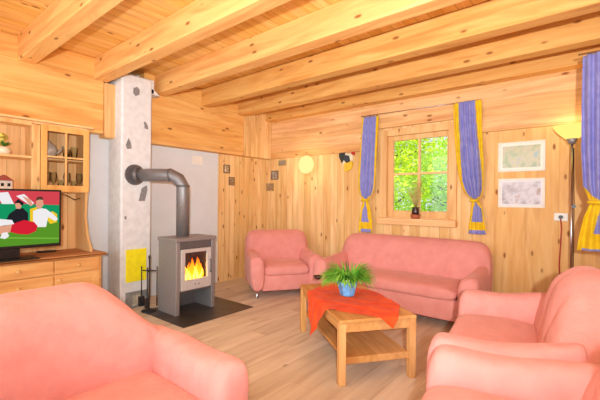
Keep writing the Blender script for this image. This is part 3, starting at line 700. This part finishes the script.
spoly(bm, [(-12, 190), (62, 190), (62, 206), (-12, 206)], 1, 2)
spoly(bm, [(-12, 203), (62, 205), (62, 222), (-12, 224)], 2, 1)
spoly(bm, [(-4, 193), (8, 192), (14, 204), (2, 204)], 3, 3); spoly(bm, [(44, 194), (52, 193), (58, 203), (48, 203)], 3, 2)
spoly(bm, [(16, 196), (24, 194), (34, 203), (31, 206)], 3, 3)
spoly(bm, [(-12, 237), (60, 237.6), (60, 239), (-12, 238.4)], 3, 8)
spoly(bm, [(30, 209), (37, 207), (40, 222), (44, 226), (30, 226)], 4, 7); spoly(bm, [(52, 211), (57, 214), (57, 222), (50, 224), (46, 218)], 4, 7)
spoly(bm, [(33, 211), (40, 208), (46, 209), (53, 214), (58, 219), (55, 221), (48, 217), (46, 227), (36, 227), (33, 221)], 5, 3)
spoly(bm, [(36, 200), (40, 197.5), (43, 200), (43.5, 205), (40, 209), (36, 207)], 6, 6); spoly(bm, [(35.5, 201), (37, 197), (42, 196.5), (43.5, 200), (39, 199.5)], 7, 9)
spoly(bm, [(9, 214), (16, 209), (23, 208), (28, 213), (28, 222), (20, 224), (10, 223), (6, 225), (2, 228), (6, 220)], 6, 4)
spoly(bm, [(15, 204), (19, 202), (22, 205), (20, 209), (16, 208.5)], 7, 6); spoly(bm, [(14, 203), (18, 199), (24, 203), (22, 206), (19, 203)], 8, 4)
spoly(bm, [(22, 196), (30, 199), (33, 205), (30, 206), (27, 202)], 6, 6)
spoly(bm, [(12, 224), (24, 220), (34, 222), (37.5, 226), (36, 231), (28, 234.5), (18, 234), (10, 232)], 8, 5)
spoly(bm, [(-12, 218), (0, 219), (12, 220), (14, 224), (0, 226), (-12, 225)], 9, 3); spoly(bm, [(-12, 226), (4, 226), (12, 224), (14, 230), (6, 234), (-12, 236)], 7, 6)
spoly(bm, [(2, 233), (7, 232), (9, 236), (5, 239), (0, 238)], 10, 3)
obj('screen', bm, tvm, tv)
bm = NB(); box(bm, (TX-.03, ty0+.33, DZ+.012), (TX-.01, ty0+.53, tz0+.01), .004); box(bm, (TX-.13, ty0+.15, DZ+.001), (TX+.09, ty0+.66, DZ+.014), .006); obj('stand', bm, m_black, tv)
bm = NB(); p = [onx(62, 194, TX-.03), onx(67, 195.5, -4.3), onx(74, 199.5, -4.4), onx(82, 198, -4.55)]; tube(bm, p, .005, 8); o = obj('power_cable', bm, m_black, tv)
rc = onz(46.5, 252.3, DZ)
bm = NB(); box(bm, (-.022, -.085, 0), (.022, .085, .018), .006); rem = obj('remote_control', bm, m_black, None, False, 0, 0, (rc.x, rc.y, DZ+.001)); rem.rotation_euler = (0, 0, -.15); tag(rem, 'black remote control lying on the dresser right of the television foot', 'remote control')

# ================================================================== ON THE WALLS
def picture(name, px0, py0, px1, py1, frame_m, arts, border, label, cat, group, plane, mat_m=None):
    """flat framed print on a wall; plane = ('x', X) or ('y', Y)"""
    ax, v = plane; a = (onx if ax == 'x' else ony)(px0, py0, v); b = (onx if ax == 'x' else ony)(px1, py1, v)
    i = 1 if ax == 'x' else 0; s0, s1 = sorted((a[i], b[i])); z0, z1 = sorted((a.z, b.z)); c = ((s0+s1)/2, (z0+z1)/2)
    base = (v, c[0], c[1]) if ax == 'x' else (c[0], v, c[1]); t = empty(name, base, PI/2 if ax == 'x' else 0, label, cat, group)
    hw, hh = (s1-s0)/2, (z1-z0)/2   # local: x across, -y out of the wall
    bm = NB(); box(bm, (-hw, -.016, -hh), (hw, 0, -hh+border), .002); box(bm, (-hw, -.016, hh-border), (hw, 0, hh), .002); box(bm, (-hw, -.016, -hh+border), (-hw+border, 0, hh-border), .002); box(bm, (hw-border, -.016, -hh+border), (hw, 0, hh-border), .002)
    obj('frame', bm, frame_m, t)
    bm = NB(); box(bm, (-hw+border, -.008, -hh+border), (hw-border, 0, hh-border)); obj('print', bm, arts, t)
    return t, hw, hh
def landscape(name, cs, scale):
    m, nt, b = newmat(name); L = nt.links; tc = N(nt, 'ShaderNodeTexCoord'); nz = N(nt, 'ShaderNodeTexNoise'); nz.inputs['Scale'].default_value = scale; nz.inputs['Detail'].default_value = 5
    L.new(tc.outputs['Object'], nz.inputs['Vector']); rp = N(nt, 'ShaderNodeValToRGB'); els = rp.color_ramp.elements
    els[0].color = srgb(cs[0]); els[0].position = .32; els[1].color = srgb(cs[-1]); els[1].position = .68
    for i, c in enumerate(cs[1:-1]): e_ = els.new(.32+.36*(i+1)/(len(cs)-1)); e_.color = srgb(c)
    L.new(nz.outputs['Fac'], rp.inputs[0]); L.new(rp.outputs[0], b.inputs['Base Color']); b.inputs['Roughness'].default_value = .12; return m
m_fr = plain('white_frame', (240, 232, 220), .5, 0, .03, 20)
t, hw, hh = picture('framed_print', 498.5, 143.5, 545.5, 170.5, m_fr, plain('mount', (238, 236, 226), .3, 0, .02, 10), .022, 'upper white framed greenish print on the board wall right of the window', 'picture', 'two white framed prints', ('y', YW-.007))
bm = NB(); box(bm, (-hw+.045, -.0095, -hh+.045), (hw-.045, -.0081, hh-.045)); obj('image', bm, landscape('green_scene', [(150, 176, 150), (188, 196, 160), (206, 200, 172), (168, 190, 190)], 11), t)
t, hw, hh = picture('framed_print', 498.5, 179, 545, 208, m_fr, plain('mount2', (226, 222, 226), .12, 0, .02, 10), .022, 'lower white framed grey print on the board wall right of the window', 'picture', 'two white framed prints', ('y', YW-.007))
bm = NB(); box(bm, (-hw+.04, -.0095, -hh+.04), (hw-.04, -.0081, hh-.04)); obj('image', bm, landscape('grey_scene', [(150, 138, 140), (190, 184, 190), (214, 210, 218), (176, 150, 140)], 9), t)
m_fd = plain('brown_frame', (120, 84, 50), .5, 0, .1, 20); m_fb = plain('brass_frame', (196, 164, 96), .4, .2, .1, 20)
a1 = landscape('tiny_scene_a', [(110, 84, 64), (160, 130, 100), (214, 190, 160)], 60); a2 = landscape('tiny_scene_b', [(80, 76, 74), (150, 140, 128), (220, 214, 204)], 70)
for nm, r_, fm, am, lb, pln in (
    ('', (223.5, 164.5, 229.5, 173.5), m_fd, a1, 'tiny brown framed picture high on the left board wall, next to the grey plaster', ('x', XL+.013)),
    ('', (228.8, 177, 234, 185.5), m_fd, a1, 'tiny framed picture on the left board wall, lower right of its neighbour', ('x', XL+.013)),
    ('', (279, 160.5, 286.5, 165.5), m_fb, a2, 'highest of three tiny pictures stepping down left of the round wall lamp', ('y', YW-.001)),
    ('', (271.5, 171, 278.5, 179.5), m_fd, a2, 'middle of three tiny pictures stepping down left of the round wall lamp', ('y', YW-.001)),
    ('', (265.8, 183.5, 274, 191), m_fb, a1, 'lowest of three tiny pictures stepping down left of the round wall lamp', ('y', YW-.001))):
    picture('small_picture', *r_, fm, am, .012, lb, 'picture', 'tiny pictures in the far corner', pln)
# white card on the plaster
a = onx(192, 155.5, XL); b = onx(202.5, 165, XL)
bm = NB(); box(bm, (XL+.0005, a.y, b.z), (XL+.006, b.y, a.z), .001); o = obj('wall_notice', bm, m_white); tag(o, 'small blank white card on the grey plaster above the stove pipe', 'notice')
# round wall lamp
sc = ony(309.5, 165, YW)
wl = empty('wall_lamp', (sc.x, YW-.001, sc.z), 0, 'round glowing globe lamp on the board wall above the corner armchair', 'wall lamp')
bm = NB(); tube(bm, [(0, 0, 0), (0, -.025, 0)], .05, 24); obj('base', bm, m_white, wl)
bm = NB(); bmesh.ops.create_uvsphere(bm, u_segments=32, v_segments=18, radius=.148, matrix=Matrix.Translation((0, -.09, 0))@Matrix.Diagonal((1, .5, 1, 1))); obj('globe', bm, emitter('globe_glow', (255, 230, 150), 1.1), wl, True)
lamp('wall_lamp_bulb', 'POINT', (sc.x, YW-.30, sc.z), 5, (1, .8, .5), shadow_soft_size=.1)
# rooster ornament
rx = ony(347.5, 159, YW)
ro = empty('rooster_ornament', (rx.x, YW-.001, rx.z), 0, 'painted rooster ornament on the wall left of the window curtain', 'ornament')
def rp2(name, pts, c, th=.02, y=0):
    bm = NB(); prism(bm, [(x*.0215, y, -z*.0215) for x, z in pts], (0, -th, 0)); obj(name, bm, plain('rooster_'+name, c, .5, 0, .1, 20), ro)
rp2('body', [(-5, -4), (-2, -7), (0, -4), (2, -3), (4, -5), (5, 0), (3, 5), (-2, 5), (-5, 1)], (238, 228, 200))
rp2('tail', [(-6.5, -2), (-6, -7), (-3, -8.5), (-1, -5), (-2, 0), (-4, 3)], (40, 52, 50), .026)
rp2('comb', [(2, -8), (4, -9), (5, -6.5), (6.5, -6), (6, -2), (4, -3), (3, -5)], (200, 44, 36), .026)
rp2('breast', [(-2, 3), (3, 1), (5, 3), (4, 7), (0, 9), (-2, 8)], (240, 198, 50), .026)
rp2('wing', [(-2, -3), (2, -2), (3, 2), (0, 3), (-2, 1)], (52, 62, 74), .03)
# socket and red cord
so = ony(561, 217, YW)
sk = empty('wall_socket', (so.x, YW-.007, so.z), 0, 'white wall socket with a plug, below and right of the prints', 'socket')
bm = NB(); box(bm, (-.06, -.012, -.042), (.06, 0, .042), .005); obj('plate', bm, m_white, sk)
bm = NB(); tube(bm, [(0, -.012, 0), (0, -.045, 0)], .02, 16); obj('plug', bm, m_black, sk)
bm = NB(); tube(bm, [(so.x, YW-.045, so.z-.01), (so.x+.01, YW-.055, so.z-.12), (so.x-.01, YW-.03, so.z-.5), (so.x+.02, YW-.03, .012), (so.x+.10, YW-.16, .008)], .006, 8); o = obj('power_cord', bm, plain('red_cord', (176, 44, 30), .5, 0, .05, 20)); tag(o, 'red power cord hanging down the wall from the socket', 'cord')
# ---- uplighter
lp = ony(571.6, 200, YW-.22)
ul = empty('floor_lamp', (lp.x, lp.y, 0), 0, 'tall slim uplighter floor lamp with a glowing shade in the right corner', 'floor lamp')
zsh = ony(571.6, 143, lp.y).z; ztop = ony(571.6, 126, lp.y).z
bm = NB(); lathe(bm, [(0, 0), (.13, 0), (.13, .015), (.02, .03), (0, .03)], (0, 0, 0), 28); obj('base', bm, m_steel, ul)
bm = NB(); tube(bm, [(0, 0, .02), (0, 0, zsh)], .012, 12); obj('pole', bm, m_chrome, ul)
bm = NB(); lathe(bm, [(0, zsh-.01), (.025, zsh-.01), (.055, zsh+.05), (.05, zsh+.05), (0, zsh+.02)], (0, 0, 0), 24); obj('shade_cup', bm, m_steel, ul)
bm = NB(); lathe(bm, [(.052, zsh+.04), (.10, zsh+.085), (.165, ztop), (.160, ztop), (.096, zsh+.095), (.03, zsh+.05)], (0, 0, 0), 32); obj('shade', bm, emitter('shade_glow', (255, 216, 116), 1.25), ul, True)
bm = NB(); tube(bm, [(.02, -.012, 1.27), (.02, -.03, 1.27)], .018, 10); tube(bm, [(.014, 0, zsh-.05), (.02, -.01, 1.3), (.02, -.01, 1.2), (.014, 0, .1)], .004, 6); obj('dimmer_cord', bm, m_black, ul)
lamp('uplighter_bulb', 'POINT', (lp.x, lp.y, ztop+.02), 2.2, (1, .72, .36), shadow_soft_size=.06)

# ================================================================== CURTAINS
def curtain(rows, npl, label, axis='x', plane=0.0, depth=.045, red=False, band=True, group='blue and yellow tied curtains'):
    """rows: (s_left, s_right, z, edge share left, edge share right, pleat depth); first row hangs from the rail"""
    t = None; U = 60
    # refine rows
    rr = []
    for a, b in zip(rows, rows[1:]):
        for k in range(6):
            f = k/6; rr.append(tuple(a[i]+(b[i]-a[i])*f for i in range(6)))
    rr.append(rows[-1])
    bm = NB(); g = []
    for (s0, s1, z, el, er, pd) in rr:
        row = []
        for i in range(U+1):
            u = i/U; s = s0+(s1-s0)*u
            bulge = math.sin(PI*u)*min(1, (s1-s0)/.2)*depth*.8
            d = -bulge-pd*(.5+.5*math.sin(2*PI*npl*u+.6+z*1.2))-.006*noise.noise(Vector((u*9, z*2, npl)))
            row.append(bm.verts.new((s, plane+d, z) if axis == 'x' else (plane+d, s, z)))
        g.append(row)
    nr = len(rr)
    for j in range(nr-1):
        for i in range(U):
            u = (i+.5)/U; f = bm.faces.new((g[j][i], g[j][i+1], g[j+1][i+1], g[j+1][i])); f.smooth = True
            z = rr[j][2]; mi = 0
            if u < rr[j][3] or u > 1-rr[j][4]: mi = 1
            if red and (u < .05 if axis == 'x' else u > .95): mi = 2
            f.material_index = mi
    return bm
def cset(name, upper, tail, npl, label, axis, plane, depth, tie, tail_band, red=False, zt=None):
    base = ((upper[0][0]+upper[0][1])/2, plane, upper[-1][2]) if axis == 'x' else (plane, (upper[0][0]+upper[0][1])/2, upper[-1][2])
    t = empty('curtain', (0, 0, 0), 0, label, 'curtain', 'blue and yellow tied curtains')
    obj('drape', curtain(upper, npl, None, axis, plane, depth, red), [m_blue_c, m_yel_c, m_red_c], t, True, 1, .004)
    bm = curtain(tail, 4, None, axis, plane, depth*.7, red)
    zb0, zb1 = tail_band
    for f in bm.faces:
        z = f.calc_center_median().z
        if zb0 < z < zb1 and f.material_index == 0: f.material_index = 1
    if red:
        zmin = min(v.co.z for v in bm.verts)
        for f in bm.faces:
            if f.calc_center_median().z < zmin+.05: f.material_index = 2
    obj('tail', bm, [m_blue_c, m_yel_c, m_red_c], t, True, 1, .004)
    s0, s1, z = tie; bm = NB(); pts = []
    for k in range(17):
        a = 2*PI*k/16; s = (s0+s1)/2+(s1-s0)/2*math.cos(a); d = -depth*.6+depth*1.0*math.sin(a); pts.append((s, plane+d, z) if axis == 'x' else (plane+d, s, z))
    tube(bm, pts, .016, 8, False); obj('tie_band', bm, m_yel_c, t, True)
    zt = upper[0][2]
    for k in range(5):
        bm = NB(); s = upper[0][0]+(upper[0][1]-upper[0][0])*(k+.5)/5; p = Vector((s, plane-.01, zt)) if axis == 'x' else Vector((plane-.01, s, zt)); bmesh.ops.create_uvsphere(bm, u_segments=8, v_segments=6, radius=.012, matrix=Matrix.Translation(p)); obj('rail_clip', bm, m_chrome, t)
    return t
CP = YLOG-.03
def rw(px0, px1, y, el, er, pd):
    a = ony(px0, y, CP); b = ony(px1, y, CP); return (a.x, b.x, (a.z+b.z)/2, el, er, pd)
cset('curtain', [rw(362.5, 379, 117, .16, .08, .03), rw(361, 377.5, 150, .12, .08, .035), rw(359.3, 376.5, 178, .10, .08, .04), rw(359.5, 375.5, 188, .10, .08, .04), rw(361, 373, 195, .12, .10, .03), rw(363.5, 369, 200, .5, .5, .01)],
     [rw(363.5, 368, 200, .5, .5, .01), rw(361.5, 371.5, 210, .2, .35, .02), rw(360, 373, 222, .2, .2, .025), rw(359.5, 373, 232, .1, .1, .025)], 5, 'narrow blue curtain with yellow edges, tied, left of the window', 'x', CP, .05, (rw(363, 369, 200, 0, 0, 0)[0], rw(363, 369, 200, 0, 0, 0)[1], rw(363, 369, 200, 0, 0, 0)[2]), (ony(365, 229, CP).z, ony(365, 221.5, CP).z))
r_ = rw(472, 478.5, 200.5, 0, 0, 0)
cset('curtain', [rw(453.5, 482, 102, .20, .20, .03), rw(454.5, 482.5, 130, .20, .17, .035), rw(457, 484, 160, .18, .12, .04), rw(460.5, 484.5, 180, .14, .09, .045), rw(464, 484, 190, .13, .09, .04), rw(468, 482, 196, .15, .12, .03), rw(472.5, 478.5, 200, .5, .5, .01)],
     [rw(472.5, 478, 200, .5, .5, .01), rw(472, 483, 208, .15, .15, .02), rw(470, 485, 222, .1, .1, .025), rw(468.5, 487, 234, 0, 0, .025)], 6, 'blue curtain with broad yellow edges, tied, between the window and the prints', 'x', CP, .055, (r_[0], r_[1], r_[2]), (ony(478, 231, CP).z, ony(478, 222, CP).z))
# big curtain in the right corner
CXp = 3.95
cset('curtain', [(-.10, .34, 2.56, 0, .05, .03), (-.105, .34, 2.2, 0, .05, .04), (-.105, .32, 1.75, 0, .06, .05), (-.09, .28, 1.45, 0, .08, .045), (-.06, .20, 1.36, .15, .15, .03), (-.04, .12, 1.31, .5, .5, .02)],
     [(-.04, .12, 1.31, .5, .5, .02), (-.085, .17, 1.18, .35, .25, .035), (-.115, .22, 1.02, .25, .2, .04), (-.13, .25, .90, .06, .1, .04)], 7, 'large blue curtain with a yellow tail at the right edge of the room', 'x', CXp, .07, (-.05, .13, 1.31), (.925, 1.04))
# rails
bm = NB(); a = ony(361, 117.5, CP); b = ony(483, 100.5, CP); tube(bm, [(a.x, CP, a.z+.012), (b.x, CP, b.z+.012)], .006, 8)
o = obj('curtain_rail', bm, m_chrome); tag(o, 'thin metal curtain rail across the logs above the window', 'curtain rail')
bm = NB(); tube(bm, [(-.13, CXp-.01, 2.575), (XR, CXp-.01, 2.575)], .008, 8)
o = obj('curtain_rail', bm, m_chrome); tag(o, 'metal curtain rail high in the right corner above the big curtain', 'curtain rail')

# ---- vase on the sill
vb = ony(415.5, 219, YW-.05)
vz = empty('sill_plant', (vb.x, YW-.05, 1.081), 0, 'dark vase of dry twigs on the window sill', 'potted plant')
bm = NB(); lathe(bm, [(0, 0), (.05, 0), (.065, .05), (.06, .055), (0, .05)], (0, 0, 0), 20); obj('saucer_pot', bm, plain('terracotta', (176, 96, 60), .7, 0, .1, 30), vz)
bm = NB(); lathe(bm, [(0, .05), (.045, .05), (.05, .09), (.04, .13), (.052, .15), (.046, .15), (.034, .13), (0, .12)], (0, 0, 0), 20); obj('vase', bm, plain('dark_vase', (58, 34, 30), .3, 0, .1, 30), vz)
bm = NB()
for k in range(34):
    a = random.uniform(0, 2*PI); L_ = random.uniform(.2, .42); sp2 = random.uniform(.2, .95); q = Vector((math.cos(a)*sp2*.45, math.sin(a)*sp2*.2, 1)).normalized()
    tube(bm, [(0, 0, .11), q*L_*.5+Vector((0, 0, .11)), q*L_+Vector((math.cos(a)*.04, 0, .10))], [.0035, .0025, .0015], 5)
    for m_ in range(5):
        p = q*L_*(.4+.14*m_)+Vector((0, 0, .11)); d = Vector((random.gauss(0, 1), random.gauss(0, .5), random.gauss(.4, .6))).normalized()*.028; e_ = Vector((-d.z, 0, d.x))*.3
        bm.faces.new([bm.verts.new(v) for v in (p, p+d*.5+e_, p+d, p+d*.5-e_)])
obj('twigs', bm, leafmat('dry_leaf', (228, 214, 140), (200, 180, 104), .5), vz)
